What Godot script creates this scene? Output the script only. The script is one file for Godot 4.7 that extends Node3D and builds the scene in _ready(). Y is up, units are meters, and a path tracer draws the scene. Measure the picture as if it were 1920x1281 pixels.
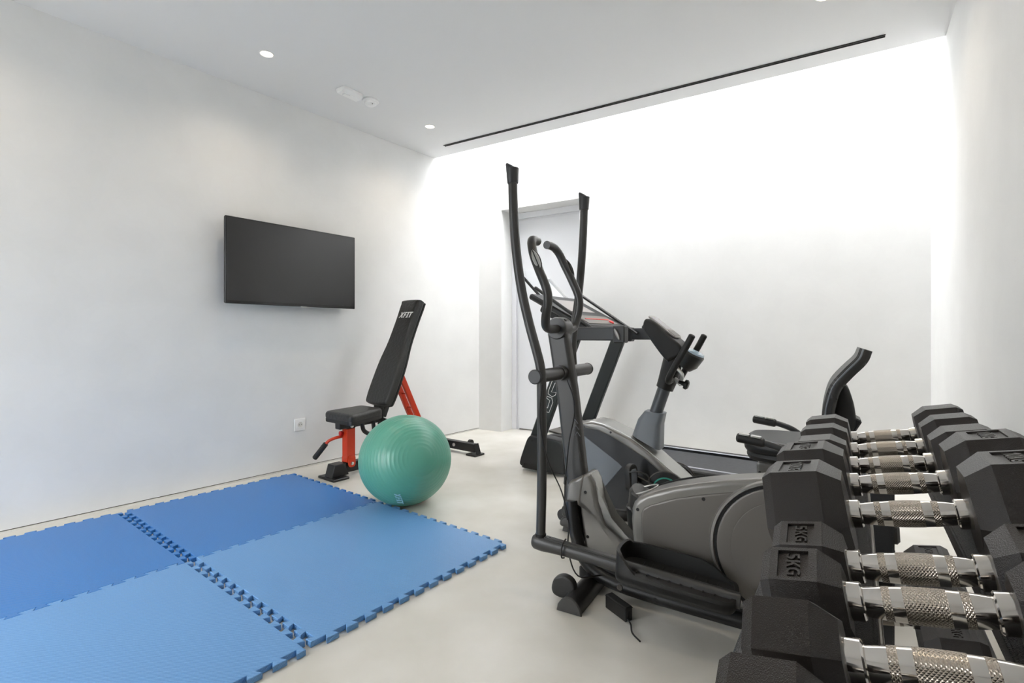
extends Node3D
# A small home gym: white room, roof-light slot along the back wall, mats, bench, ball, three machines, dumbbell rack.

const CH := 2.775          # ceiling height
const LX := -3.677         # face of the left wall
var K := {}                # materials
var names := {}            # names already taken at top level

# ---------------------------------------------------------------- materials
func mat(key: String, c: Color, rough := 0.6, metal := 0.0) -> StandardMaterial3D:
	var m := StandardMaterial3D.new()
	m.resource_name = key
	m.albedo_color = c
	m.roughness = rough
	m.metallic = metal
	K[key] = m
	return m

func grey(v: float) -> Color:
	return Color(v, v, v)

func noise_tex(freq: float, sd: int, a: Color, b: Color, size := 512, oct := 4, normal := false) -> NoiseTexture2D:
	var n := FastNoiseLite.new()
	n.seed = sd
	n.noise_type = FastNoiseLite.TYPE_SIMPLEX_SMOOTH
	n.frequency = freq
	n.fractal_octaves = oct
	var t := NoiseTexture2D.new()
	t.width = size
	t.height = size
	t.seamless = true
	t.noise = n
	t.as_normal_map = normal
	if not normal:
		var g := Gradient.new()
		g.set_color(0, a)
		g.set_color(1, b)
		t.color_ramp = g
	return t

func tri(m: StandardMaterial3D, scale: float) -> void:
	m.uv1_triplanar = true
	m.uv1_scale = Vector3.ONE * scale

func pattern(size: int, f: Callable) -> ImageTexture:
	var im := Image.create(size, size, false, Image.FORMAT_RGB8)
	for y in size:
		for x in size:
			im.set_pixel(x, y, grey(clampf(f.call(float(x) / size, float(y) / size), 0, 1)))
	return ImageTexture.create_from_image(im)

func materials() -> void:
	var m := mat("wall", Color(0.93, 0.93, 0.925), 0.9)
	m.albedo_texture = noise_tex(0.012, 3, grey(0.975), grey(1.0), 512, 3)
	tri(m, 0.35)
	m = mat("ceiling", Color(0.92, 0.92, 0.92), 0.92)
	m = mat("floor", Color.WHITE, 0.36)
	m.albedo_texture = noise_tex(0.006, 11, Color(0.80, 0.785, 0.745), Color(0.885, 0.875, 0.85), 1024, 5)
	tri(m, 0.33)
	m.uv1_world_triplanar = true
	m.roughness_texture = noise_tex(0.02, 5, grey(0.8), grey(1.0), 512, 4)
	m = mat("skirting", Color(0.88, 0.875, 0.85), 0.6)
	m = mat("groove", Color(0.45, 0.43, 0.40), 0.8)
	m = mat("door", Color(0.93, 0.935, 0.95), 0.45)
	m = mat("white_plastic", Color(0.97, 0.97, 0.965), 0.4)
	m = mat("dark_hole", Color(0.05, 0.05, 0.05), 0.7)
	m = mat("black_slot", Color(0.10, 0.10, 0.10), 0.6)
	m = mat("tv_black", Color(0.075, 0.075, 0.08), 0.35)
	m = mat("tv_screen", Color(0.085, 0.085, 0.093), 0.28)
	m.metallic_specular = 0.55
	m = mat("silver", Color(0.80, 0.80, 0.79), 0.3, 0.9)
	for i in 2:
		m = mat(["mat_blue", "mat_light_blue"][i], [Color(0.215, 0.49, 0.78), Color(0.42, 0.63, 0.85)][i], 0.38)
		m.albedo_texture = noise_tex(0.01, 21 + i, grey(0.93), grey(1.0), 512, 4)
		m.heightmap_enabled = true
		m.heightmap_texture = pattern(64, func(u, v): return 0.5 + 0.5 * sin((u + v) * TAU * 4.0))
		m.heightmap_scale = 0.06
		tri(m, 28.0)
		m.rim_enabled = true
		m.rim = 0.15
	m = mat("ball", Color(0.36, 0.635, 0.55), 0.34)
	m.clearcoat_enabled = true
	m.clearcoat = 0.15
	m.clearcoat_roughness = 0.3
	m = mat("vinyl", Color(0.17, 0.17, 0.168), 0.42)
	m.normal_enabled = true
	m.normal_texture = noise_tex(0.03, 8, grey(0), grey(1), 256, 4, true)
	m.normal_scale = 0.25
	tri(m, 4.0)
	m = mat("print_white", Color(0.92, 0.92, 0.91), 0.55)
	m = mat("print_pale", Color(0.62, 0.80, 0.84), 0.5)
	m = mat("red_paint", Color(0.80, 0.22, 0.09), 0.32)
	m = mat("red_dark", Color(0.70, 0.06, 0.06), 0.35)
	m = mat("black_paint", Color(0.08, 0.08, 0.08), 0.38)
	m = mat("black_gloss", Color(0.09, 0.09, 0.09), 0.22)
	m = mat("black_plastic", Color(0.105, 0.105, 0.102), 0.5)
	m = mat("foam", Color(0.16, 0.16, 0.16), 0.8)
	m = mat("grey_tube", Color(0.205, 0.203, 0.198), 0.36)
	m = mat("grey_tube_dark", Color(0.18, 0.187, 0.195), 0.38)
	m = mat("shroud", Color(0.50, 0.49, 0.475), 0.30, 0.35)
	m = mat("shroud_light", Color(0.70, 0.70, 0.69), 0.26, 0.45)
	m = mat("panel_grey", Color(0.41, 0.395, 0.375), 0.4, 0.15)
	m = mat("charcoal", Color(0.10, 0.105, 0.11), 0.42)
	m = mat("slate", Color(0.44, 0.46, 0.485), 0.42)
	m = mat("mast_grey", Color(0.33, 0.345, 0.36), 0.3, 0.2)
	m = mat("teal", Color(0.25, 0.66, 0.58), 0.45)
	m = mat("teal_dark", Color(0.135, 0.16, 0.16), 0.45)
	m = mat("belt", Color(0.23, 0.235, 0.25), 0.6)
	m.albedo_texture = noise_tex(0.05, 31, grey(0.8), grey(1.0), 256, 4)
	tri(m, 2.0)
	m = mat("rail_silver", Color(0.72, 0.73, 0.76), 0.3, 0.6)
	m = mat("screen_pale", Color(0.72, 0.71, 0.73), 0.25)
	m = mat("screen_grey", Color(0.55, 0.53, 0.52), 0.3)
	m = mat("film_blue", Color(0.72, 0.80, 0.86), 0.12)
	m = mat("red_print", Color(0.74, 0.12, 0.09), 0.45)
	m = mat("pane", Color(0.95, 0.97, 0.98, 0.12), 0.03)
	m.transparency = BaseMaterial3D.TRANSPARENCY_ALPHA
	m = mat("rubber", Color.WHITE, 0.36)
	m.metallic_specular = 0.46
	m.albedo_texture = noise_tex(0.35, 41, Color(0.085, 0.07, 0.06), Color(0.18, 0.155, 0.14), 512, 3)
	m.normal_enabled = true
	m.normal_texture = noise_tex(0.25, 42, grey(0), grey(1), 512, 3, true)
	m.normal_scale = 0.3
	tri(m, 7.0)
	m = mat("chrome", Color(0.86, 0.84, 0.815), 0.10, 1.0)
	m = mat("knurl", Color(0.70, 0.66, 0.61), 0.26, 1.0)
	m.heightmap_enabled = true
	m.heightmap_texture = pattern(64, func(u, v): return minf(absf(fposmod(u + v, 1.0) - 0.5), absf(fposmod(u - v, 1.0) - 0.5)) * 2.0)
	m.heightmap_scale = 0.07
	tri(m, 330.0)
	m = mat("rack_black", Color(0.085, 0.085, 0.085), 0.33)
	m.normal_enabled = true
	m.normal_texture = noise_tex(0.3, 51, grey(0), grey(1), 256, 2, true)
	m.normal_scale = 0.5
	tri(m, 9.0)
	m = mat("steel_edge", Color(0.62, 0.60, 0.57), 0.28, 0.9)
	m = mat("lamp_glow", Color(1, 0.97, 0.92), 0.5)
	m.emission_enabled = true
	m.emission = Color(1.0, 0.95, 0.86)
	m.emission_energy_multiplier = 3.0

# ---------------------------------------------------------------- triangle lists
func quad(t: PackedVector3Array, a: Vector3, b: Vector3, c: Vector3, d: Vector3) -> void:
	t.append(a); t.append(b); t.append(c)
	t.append(a); t.append(c); t.append(d)

func xf(t: PackedVector3Array, x: Transform3D) -> PackedVector3Array:
	return x * t

func ky(v: Vector3) -> Vector3i:
	return Vector3i((v * 20000.0).round())

func mesh(t: PackedVector3Array, crease := 38.0) -> ArrayMesh:
	var vol := 0.0
	for i in range(0, t.size(), 3):
		vol += t[i].dot(t[i + 1].cross(t[i + 2]))
	if vol > 0:
		for i in range(0, t.size(), 3):
			var s := t[i + 1]
			t[i + 1] = t[i + 2]
			t[i + 2] = s
	var fn := PackedVector3Array()
	var at := {}
	for i in range(0, t.size(), 3):
		var n := (t[i + 2] - t[i]).cross(t[i + 1] - t[i])
		fn.append(n)
		for k in 3:
			var q := ky(t[i + k])
			if at.has(q):
				at[q].append(i / 3)
			else:
				at[q] = [i / 3]
	var lim := cos(deg_to_rad(crease))
	var nn := PackedVector3Array()
	nn.resize(t.size())
	for i in t.size():
		var f := fn[i / 3].normalized()
		var s := Vector3.ZERO
		for j in at[ky(t[i])]:
			if fn[j].normalized().dot(f) >= lim:
				s += fn[j]
		nn[i] = s.normalized() if s.length_squared() > 0 else f
	var a := []
	a.resize(Mesh.ARRAY_MAX)
	a[Mesh.ARRAY_VERTEX] = t
	a[Mesh.ARRAY_NORMAL] = nn
	var am := ArrayMesh.new()
	am.add_surface_from_arrays(Mesh.PRIMITIVE_TRIANGLES, a)
	return am

func loft(rings: Array, caps := true) -> PackedVector3Array:
	var t := PackedVector3Array()
	var n: int = rings[0].size()
	for r in rings.size() - 1:
		var a: PackedVector3Array = rings[r]
		var b: PackedVector3Array = rings[r + 1]
		for i in n:
			var j := (i + 1) % n
			quad(t, a[i], a[j], b[j], b[i])
	if caps:
		for e in 2:
			var g: PackedVector3Array = rings[0] if e == 0 else rings[-1]
			var c := Vector3.ZERO
			for p in g:
				c += p
			c /= n
			for i in n:
				var j := (i + 1) % n
				if e == 0:
					t.append(c); t.append(g[j]); t.append(g[i])
				else:
					t.append(c); t.append(g[i]); t.append(g[j])
	return t

func box(sx: float, sy: float, sz: float, bev := 0.004) -> PackedVector3Array:
	return extr(PackedVector2Array([Vector2(-sx / 2, -sy / 2), Vector2(sx / 2, -sy / 2), Vector2(sx / 2, sy / 2), Vector2(-sx / 2, sy / 2)]), -sz / 2, sz / 2, bev, 1, bev)

func rect(x0: float, y0: float, x1: float, y1: float, r := 0.0, seg := 4) -> PackedVector2Array:
	if r <= 0:
		return PackedVector2Array([Vector2(x0, y0), Vector2(x1, y0), Vector2(x1, y1), Vector2(x0, y1)])
	var p := PackedVector2Array()
	var cs := [Vector2(x1 - r, y0 + r), Vector2(x1 - r, y1 - r), Vector2(x0 + r, y1 - r), Vector2(x0 + r, y0 + r)]
	for c in 4:
		for k in seg + 1:
			var a := -PI / 2 + c * PI / 2 + PI / 2 * k / seg
			p.append(cs[c] + Vector2(cos(a), sin(a)) * r)
	return p

func inset(p: PackedVector2Array, d: float) -> PackedVector2Array:
	var o := PackedVector2Array()
	var n := p.size()
	if Geometry2D.is_polygon_clockwise(p):
		d = -d
	for i in n:
		var e1 := (p[i] - p[(i + n - 1) % n]).normalized()
		var e2 := (p[(i + 1) % n] - p[i]).normalized()
		var n1 := Vector2(-e1.y, e1.x)
		var n2 := Vector2(-e2.y, e2.x)
		var k := maxf(1.0 + n1.dot(n2), 0.45)
		o.append(p[i] + (n1 + n2) / k * d)
	return o

# polygon in x,y pushed out along z from z0 to z1, its rim rounded by bev; corner cuts the corners of the polygon itself
func extr(poly: PackedVector2Array, z0: float, z1: float, bev := 0.0, steps := 1, corner := 0.0) -> PackedVector3Array:
	var p := poly
	if Geometry2D.is_polygon_clockwise(p):
		p = p.duplicate()
		p.reverse()
	if corner > 0:
		var c := PackedVector2Array()
		for i in p.size():
			var a := p[(i + p.size() - 1) % p.size()]
			var b := p[(i + 1) % p.size()]
			c.append(p[i] + (a - p[i]).normalized() * corner)
			c.append(p[i] + (b - p[i]).normalized() * corner)
		p = c
	var rings := []
	var cap: PackedVector2Array = p
	var offs := []
	if bev <= 0:
		offs = [[0.0, z0], [0.0, z1]]
	else:
		for k in steps + 1:
			var a := PI / 2 * k / steps
			offs.append([bev * (1 - sin(a)), z0 + bev * (1 - cos(a))])
		for k in steps + 1:
			var a := PI / 2 * (steps - k) / steps
			offs.append([bev * (1 - sin(a)), z1 - bev * (1 - cos(a))])
		cap = inset(p, bev)
	for o in offs:
		var q: PackedVector2Array = inset(p, o[0]) if o[0] > 0 else p
		var g := PackedVector3Array()
		for v in q:
			g.append(Vector3(v.x, v.y, o[1]))
		rings.append(g)
	var t := loft(rings, false)
	var ix := Geometry2D.triangulate_polygon(cap)
	if ix.is_empty():                       # a rim that folds over itself: fan from the middle
		var mid := Vector2.ZERO
		for v in cap:
			mid += v / cap.size()
		cap = cap.duplicate()
		cap.append(mid)
		for i in cap.size() - 1:
			ix.append(i)
			ix.append((i + 1) % (cap.size() - 1))
			ix.append(cap.size() - 1)
	for i in range(0, ix.size(), 3):
		var a := cap[ix[i]]
		var b := cap[ix[i + 1]]
		var c := cap[ix[i + 2]]
		if (b - a).cross(c - a) < 0:
			var s := b
			b = c
			c = s
		t.append(Vector3(a.x, a.y, z1)); t.append(Vector3(b.x, b.y, z1)); t.append(Vector3(c.x, c.y, z1))
		t.append(Vector3(a.x, a.y, z0)); t.append(Vector3(c.x, c.y, z0)); t.append(Vector3(b.x, b.y, z0))
	return t

# polygon in plan (x, z), standing from y0 to y1
func plan(poly: PackedVector2Array, y0: float, y1: float, bev := 0.0, steps := 1) -> PackedVector3Array:
	return xf(extr(poly, -y1, -y0, bev, steps), Transform3D(Basis(Vector3.RIGHT, PI / 2), Vector3.ZERO))

func P2(a: Array) -> PackedVector2Array:
	var p := PackedVector2Array()
	for i in range(0, a.size(), 2):
		p.append(Vector2(a[i], a[i + 1]))
	return p

func cat(p0: Vector3, p1: Vector3, p2: Vector3, p3: Vector3, u: float) -> Vector3:
	return p1.cubic_interpolate(p2, p0, p3, u)

func sm(pts: Array, sub := 5, closed := false) -> PackedVector3Array:
	var o := PackedVector3Array()
	var n := pts.size()
	for i in (n if closed else n - 1):
		var a: Vector3 = pts[(i + n - 1) % n] if closed or i > 0 else pts[0] * 2.0 - pts[1]
		var d: Vector3 = pts[(i + 2) % n] if closed or i < n - 2 else pts[n - 1] * 2.0 - pts[n - 2]
		for k in sub:
			o.append(cat(a, pts[i], pts[(i + 1) % n], d, float(k) / sub))
	if not closed:
		o.append(pts[n - 1])
	return o

func sm2(a: Array, sub := 5) -> PackedVector2Array:
	var v := []
	for i in range(0, a.size(), 2):
		v.append(Vector3(a[i], a[i + 1], 0))
	var o := PackedVector2Array()
	for p in sm(v, sub, true):
		o.append(Vector2(p.x, p.y))
	return o

# round or oval tube along points; r: number or one per point; k squeezes it across `up`
func tube(pts: PackedVector3Array, r, seg := 14, k := 1.0, up := Vector3(0.13, 0.2, 0.97), domed := false) -> PackedVector3Array:
	var rings := []
	var n := pts.size()
	var side := Vector3.ZERO
	for i in n:
		var d := (pts[mini(i + 1, n - 1)] - pts[maxi(i - 1, 0)]).normalized()
		if side == Vector3.ZERO:
			side = up.cross(d).normalized()
		else:
			side = (side - d * side.dot(d)).normalized()
		var w := d.cross(side)
		var rr: float = r if r is float else r[i]
		var g := PackedVector3Array()
		for j in seg:
			var a := TAU * j / seg
			g.append(pts[i] + side * cos(a) * rr + w * sin(a) * rr * k)
		rings.append(g)
	if domed:
		for e in 2:
			var g: PackedVector3Array = rings[0] if e == 0 else rings[-1]
			var c := pts[0] if e == 0 else pts[n - 1]
			var d := (pts[0] - pts[1]).normalized() if e == 0 else (pts[n - 1] - pts[n - 2]).normalized()
			var rr: float = r if r is float else (r[0] if e == 0 else r[n - 1])
			for s in [[0.8, 0.28], [0.45, 0.42]]:
				var h := PackedVector3Array()
				for p in g:
					h.append(c + (p - c) * s[0] + d * rr * s[1])
				if e == 0:
					rings.insert(0, h)
				else:
					rings.append(h)
	return loft(rings)

func line(a: Vector3, b: Vector3) -> PackedVector3Array:
	return PackedVector3Array([a, b])

# lathe about the x axis: profile of (x, radius)
func lathe(prof: Array, seg := 28, ring := false) -> PackedVector3Array:
	var rings := []
	for i in range(0, prof.size(), 2):
		var g := PackedVector3Array()
		for j in seg:
			var a := TAU * j / seg
			g.append(Vector3(prof[i], cos(a) * prof[i + 1], sin(a) * prof[i + 1]))
		rings.append(g)
	if ring:                                # a hoop with an open middle
		rings.append(rings[0])
	return loft(rings, not ring)

func about_z() -> Basis:
	return Basis(Vector3.UP, PI / 2)     # x axis of a lathe becomes -z, inverted: +z

func about_y() -> Basis:
	return Basis(Vector3.BACK, PI / 2)   # x axis of a lathe becomes y

# a squared bar from a to b, w wide across and h high
func bar(a: Vector3, b: Vector3, w: float, h: float, bev := 0.004, up := Vector3.UP) -> PackedVector3Array:
	var d := (b - a).normalized()
	var s := up.cross(d).normalized()
	var u := d.cross(s)
	return xf(box(w, h, a.distance_to(b), bev), Transform3D(Basis(s, u, d), (a + b) / 2))

# ---------------------------------------------------------------- nodes
func numbered(called: String) -> String:
	var k: int = names.get(called, 0)
	names[called] = k + 1
	return called if k == 0 else "%s_%03d" % [called, k]

func thing(called: String, label: String, category: String, at := Vector3.ZERO, turn := 0.0, group := "") -> Node3D:
	var o := Node3D.new()
	o.name = numbered(called)
	add_child(o)
	o.position = at
	o.rotation.y = deg_to_rad(turn)
	o.set_meta("label", label)
	o.set_meta("category", category)
	if group:
		o.set_meta("group", group)
	return o

func part(parent: Node3D, called: String, what, material: String, x := Transform3D(), crease := 38.0) -> MeshInstance3D:
	var o := MeshInstance3D.new()
	o.name = called
	o.mesh = mesh(what, crease) if what is PackedVector3Array else what
	o.material_override = null
	o.set_surface_override_material(0, K[material])
	parent.add_child(o, true)
	o.transform = x
	return o

func struct(called: String, t: PackedVector3Array, material: String, x := Transform3D()) -> MeshInstance3D:
	var o := part(self, called, t, material, x)
	o.set_meta("kind", "structure")
	return o

func text(parent: Node3D, called: String, s: String, height: float, depth: float, material: String, x: Transform3D, bold := true, slant := 0.0) -> MeshInstance3D:
	var f := SystemFont.new()
	f.font_names = PackedStringArray(["Droid Sans"])
	f.font_weight = 700 if bold else 400
	var tm := TextMesh.new()
	tm.font = f
	tm.text = s
	tm.font_size = 64
	tm.pixel_size = height / 46.0
	tm.depth = depth
	var sh := Basis(Vector3.RIGHT, Vector3(slant, 1, 0), Vector3.BACK)
	var o := MeshInstance3D.new()
	o.name = called
	o.mesh = tm
	o.set_surface_override_material(0, K[material])
	parent.add_child(o, true)
	o.transform = x * Transform3D(sh, Vector3.ZERO)
	return o

func at3(x: float, y: float, z: float) -> Transform3D:
	return Transform3D(Basis(), Vector3(x, y, z))

# ================================================================= scene
func _ready() -> void:
	# camera
	var cam := Camera3D.new()
	cam.name = "camera"
	cam.near = 0.05
	cam.far = 60.0
	cam.position = Vector3(0, 1.03, 0)
	cam.rotation.y = atan(741.0 / 945.0)
	cam.set_frustum(1281.0 / 945.0 * 0.05, Vector2(0, -12.5 / 945.0 * 0.05), 0.05, 60.0)
	add_child(cam)
	cam.make_current()
	# sky and exposure
	var sky := ProceduralSkyMaterial.new()
	sky.sky_top_color = Color(1.0, 1.0, 1.0)
	sky.sky_horizon_color = Color(0.60, 0.615, 0.635)
	sky.sky_curve = 0.6                     # an overcast sky: three times as bright overhead as at the horizon
	sky.ground_bottom_color = Color(0.45, 0.45, 0.44)
	sky.ground_horizon_color = Color(0.50, 0.50, 0.49)
	sky.sky_energy_multiplier = 1.0
	var env := Environment.new()
	env.background_mode = Environment.BG_SKY
	env.sky = Sky.new()
	env.sky.sky_material = sky
	env.background_energy_multiplier = 24.0
	env.tonemap_mode = Environment.TONE_MAPPER_LINEAR
	env.tonemap_exposure = 1.0
	env.sdfgi_enabled = true
	env.ssao_enabled = true
	env.ssil_enabled = true
	var we := WorldEnvironment.new()
	we.name = "environment"
	we.environment = env
	add_child(we)
	materials()
	room()
	fittings()
	mats_and_ball()
	bench()
	treadmill()
	bike()
	elliptical()
	rack()

# ---------------------------------------------------------------- the room
func back_at(u: float) -> Vector3:           # a point on the foot of the back wall, u metres from the left corner
	return Vector3(LX, 0, -4.105) + Vector3(0.9935, 0, -0.1139) * u

func room() -> void:
	var zf := 1.8
	var rx := func(z: float) -> float: return 0.13 + 0.07 * (z + 4.54)
	struct("floor", plan(P2([LX - 0.3, zf + 0.3, rx.call(zf) + 0.4, zf + 0.3, 0.6, -5.2, LX - 0.3, -5.2]), -0.2, 0.0), "floor")
	struct("wall_left", extr(rect(-zf - 0.2, 0.018, 5.0, 3.62), -0.25, 0.0), "wall", Transform3D(Basis(Vector3.UP, PI / 2), Vector3(LX, 0, 0)))
	var bl := struct("baseboard_left", extr(rect(-zf - 0.2, 0.0, 5.0, 0.012), -0.2, -0.002), "skirting", Transform3D(Basis(Vector3.UP, PI / 2), Vector3(LX, 0, 0)))
	part(bl, "shadow_gap", extr(rect(-zf - 0.2, 0.012, 5.0, 0.018), -0.2, -0.010), "groove")
	# back wall with its door recess
	var tb := Transform3D(Basis(Vector3.UP, deg_to_rad(6.54)), back_at(0))
	struct("wall_back", extr(P2([-0.3, 0, 0.291, 0, 0.291, 2.352, 1.19, 2.352, 1.19, 0, 4.3, 0, 4.3, 3.62, -0.3, 3.62]), -0.26, 0.0), "wall", tb)
	struct("wall_recess", extr(rect(-0.2, 0, 2.0, 2.8), -0.45, -0.30), "wall", tb)
	var d := struct("door_1", extr(rect(0.372, 0.012, 1.12, 2.268), -0.262, -0.222, 0.003), "door", tb)
	part(d, "door_frame", extr(P2([0.291, 0, 0.345, 0, 0.345, 2.29, 1.14, 2.29, 1.14, 0, 1.19, 0, 1.19, 2.352, 0.291, 2.352]), -0.28, -0.212, 0.003), "door")
	part(d, "door_stop", extr(P2([0.345, 0, 0.372, 0, 0.372, 2.268, 1.12, 2.268, 1.12, 0, 1.14, 0, 1.14, 2.29, 0.345, 2.29]), -0.28, -0.236, 0.002), "door")
	# right wall, not quite parallel to the left one
	var ang := atan(0.07)
	var tr := Transform3D(Basis(Vector3.UP, -PI / 2 + ang), Vector3(rx.call(0.0), 0, 0))
	struct("wall_right", extr(rect(-5.2, 0.0, zf + 0.3, 3.62), -0.25, 0.0), "wall", tr)
	struct("baseboard_right", extr(rect(-4.56, 0.0, zf, 0.07), 0.0005, 0.008, 0.002), "skirting", tr)
	# wall behind the camera with a wide garden window
	struct("wall_front", extr(P2([LX - 0.25, 0, -3.3, 0, -3.3, 2.35, -1.6, 2.35, -1.6, 0, 1.0, 0, 1.0, 3.1, LX - 0.25, 3.1]), 0.0, 0.25), "wall", at3(0, 0, zf))
	var w := struct("window_1", extr(rect(-3.24, 0.06, -2.48, 2.29), 0.1, 0.106), "pane", at3(0, 0, zf))
	part(w, "pane", extr(rect(-2.42, 0.06, -1.66, 2.29), 0.1, 0.106), "pane")
	for r in [[-3.3, 0, -3.24, 2.35], [-1.66, 0, -1.6, 2.35], [-2.48, 0.06, -2.42, 2.29], [-3.24, 2.29, -1.66, 2.35], [-3.24, 0.0, -1.66, 0.06]]:
		part(w, "window_frame", extr(rect(r[0], r[1], r[2], r[3]), 0.07, 0.14, 0.004), "black_slot")
	# ceiling stops short of the back wall: the roof light
	struct("ceiling", plan(P2([LX - 0.2, zf + 0.2, rx.call(zf) + 0.2, zf + 0.2, 0.188 + 0.2, -3.898, LX - 0.2, -3.427]), CH, 3.62), "ceiling")
	var gl := struct("window_2", plan(P2([LX - 0.1, -3.40, 0.3, -3.85, 0.3, -4.62, LX - 0.1, -4.16]), 3.58, 3.59), "pane")
	gl.set_meta("label", "glazing of the roof light along the back wall")

func fittings() -> void:
	# linear air diffuser in the ceiling
	var a := Vector3(-3.358, CH, -3.270)
	var b := Vector3(-0.100, CH, -3.650)
	var len := a.distance_to(b)
	var t := thing("linear_diffuser", "long thin black slot diffuser in the white ceiling", "vent", (a + b) / 2, rad_to_deg(atan2(-(b - a).z, (b - a).x)))
	part(t, "slot", xf(box(len - 0.004, 0.003, 0.016, 0.0), at3(0, -0.0017, 0)), "dark_hole")
	for s in [-1, 1]:
		part(t, "flange", xf(box(len, 0.006, 0.006, 0.001), at3(0, -0.0035, s * 0.011)), "black_slot")
	# recessed downlights
	var spots := [[-3.129, -1.522, "round recessed downlight in the ceiling above the television"], [-3.143, -2.895, "round recessed downlight near the end of the black ceiling slot"],
		[-0.335, -3.035, "round recessed downlight at the top edge of the picture over the treadmill"], [-0.40, -1.55, "round recessed downlight over the dumbbells"], [-3.12, -0.14, "round recessed downlight over the near mats"]]
	for s in spots:
		var d := thing("downlight", s[2], "ceiling light", Vector3(s[0], CH, s[1]), 0, "recessed ceiling downlights")
		part(d, "trim_ring", xf(lathe([0.0, 0.036, 0.0, 0.043, -0.003, 0.043, -0.004, 0.040, -0.003, 0.036], 32, true), Transform3D(about_y(), Vector3.ZERO)), "white_plastic")
		part(d, "lamp_lens", xf(lathe([0.0, 0.0355, -0.002, 0.0355], 32), Transform3D(about_y(), Vector3.ZERO)), "lamp_glow")
		var l := SpotLight3D.new()
		l.name = "downlight_beam"
		l.light_color = Color(1.0, 0.93, 0.83)
		l.light_energy = 0.45
		l.light_size = 0.035
		l.spot_angle = 75.0
		l.spot_angle_attenuation = 1.0
		l.spot_range = 12.0
		l.spot_attenuation = 2.0
		l.shadow_enabled = true
		l.rotation.x = -PI / 2
		l.position = Vector3(0, -0.012, 0)
		d.add_child(l)
	# detectors
	var e := thing("motion_detector", "white wedge-shaped detector box on the ceiling beside the round smoke detector", "detector", Vector3(-3.145, CH, -2.125), 4)
	part(e, "housing", xf(extr(P2([-0.045, 0, 0.045, 0, 0.045, -0.018, 0.028, -0.036, -0.03, -0.036, -0.045, -0.02]), -0.085, 0.085, 0.006, 2), Transform3D()), "white_plastic")
	part(e, "lens", xf(box(0.03, 0.006, 0.045, 0.002), at3(0.0, -0.037, 0.03)), "white_plastic")
	e = thing("smoke_detector", "round white smoke detector on the ceiling beside the wedge-shaped box", "detector", Vector3(-3.142, CH, -2.302), 0)
	part(e, "base", xf(lathe([0.0, 0.058, -0.012, 0.060, -0.016, 0.054, -0.016, 0.0], 32), Transform3D(about_y(), Vector3.ZERO)), "white_plastic")
	part(e, "sensor_head", xf(lathe([-0.016, 0.046, -0.030, 0.043, -0.040, 0.030, -0.042, 0.0], 32), Transform3D(about_y(), Vector3.ZERO)), "white_plastic")
	part(e, "indicator", xf(box(0.006, 0.004, 0.006, 0.001), at3(0.035, -0.0385, 0.01)), "groove")
	# socket
	var s := thing("wall_socket", "white square wall socket low on the left wall beside the bench", "socket", Vector3(LX, 0.340, -2.042), 90)
	part(s, "plate", extr(rect(-0.044, -0.046, 0.044, 0.046, 0.004, 2), 0.0, 0.009, 0.002), "white_plastic")
	part(s, "inner_frame", extr(rect(-0.031, -0.031, 0.031, 0.031, 0.003, 2), 0.009, 0.0115, 0.001), "white_plastic")
	part(s, "well", xf(lathe([0.0115, 0.021, 0.0135, 0.021, 0.0135, 0.0195, 0.0118, 0.018, 0.0116, 0.0], 28), Transform3D(about_z().inverse(), Vector3.ZERO)), "skirting")
	for k in [-1, 1]:
		part(s, "pin_hole", xf(lathe([0.011, 0.0028, 0.0125, 0.0028], 12), Transform3D(about_z().inverse(), Vector3(k * 0.0095, 0, 0))), "dark_hole")
	# television
	var tv := thing("television", "flat black wall-mounted television, switched off", "television", Vector3(LX, 1.536, -1.965), 90)
	part(tv, "wall_mount", xf(box(0.22, 0.20, 0.062, 0.004), at3(0, -0.02, 0.032)), "black_paint")
	part(tv, "body", extr(rect(-0.50, -0.292, 0.50, 0.292, 0.006, 2), 0.072, 0.094, 0.004), "tv_black")
	part(tv, "rear_cover", extr(rect(-0.36, -0.25, 0.36, 0.14, 0.02, 3), 0.050, 0.073, 0.012, 2), "tv_black")
	var bz := extr(rect(-0.502, -0.294, 0.502, 0.294, 0.005, 2), 0.088, 0.100, 0.003)
	part(tv, "bezel", bz, "tv_black")
	part(tv, "screen", extr(rect(-0.489, -0.272, 0.489, 0.283), 0.0995, 0.1012, 0.0005), "tv_screen")
	part(tv, "logo_plate", xf(box(0.045, 0.008, 0.004, 0.001), at3(0.055, -0.2965, 0.099)), "silver")

# ---------------------------------------------------------------- mats and ball
func puzzle_tile() -> PackedVector2Array:
	# dovetailed teeth on all four sides; the tabs of one tile fill the gaps of the next
	var p := PackedVector2Array()
	var n := 13
	var amp := 0.011
	var sk := 0.005
	var corners := [Vector2(0, 0), Vector2(1, 0), Vector2(1, 1), Vector2(0, 1)]
	for s in 4:
		var a: Vector2 = corners[s]
		var dir: Vector2 = corners[(s + 1) % 4] - a
		var out := Vector2(dir.y, -dir.x)
		var before := Vector2(out.y, -out.x) * -1.0
		before = -Vector2(-out.y, out.x)
		p.append(a + out * amp - before * amp)
		for k in range(1, 2 * n):
			var f0 := 1.0 if k % 2 == 1 else -1.0
			p.append(a + dir * (k / (2.0 * n) + sk) + out * f0 * amp)
			p.append(a + dir * (k / (2.0 * n) - sk) - out * f0 * amp)
	return inset(p, 0.0007)

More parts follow.
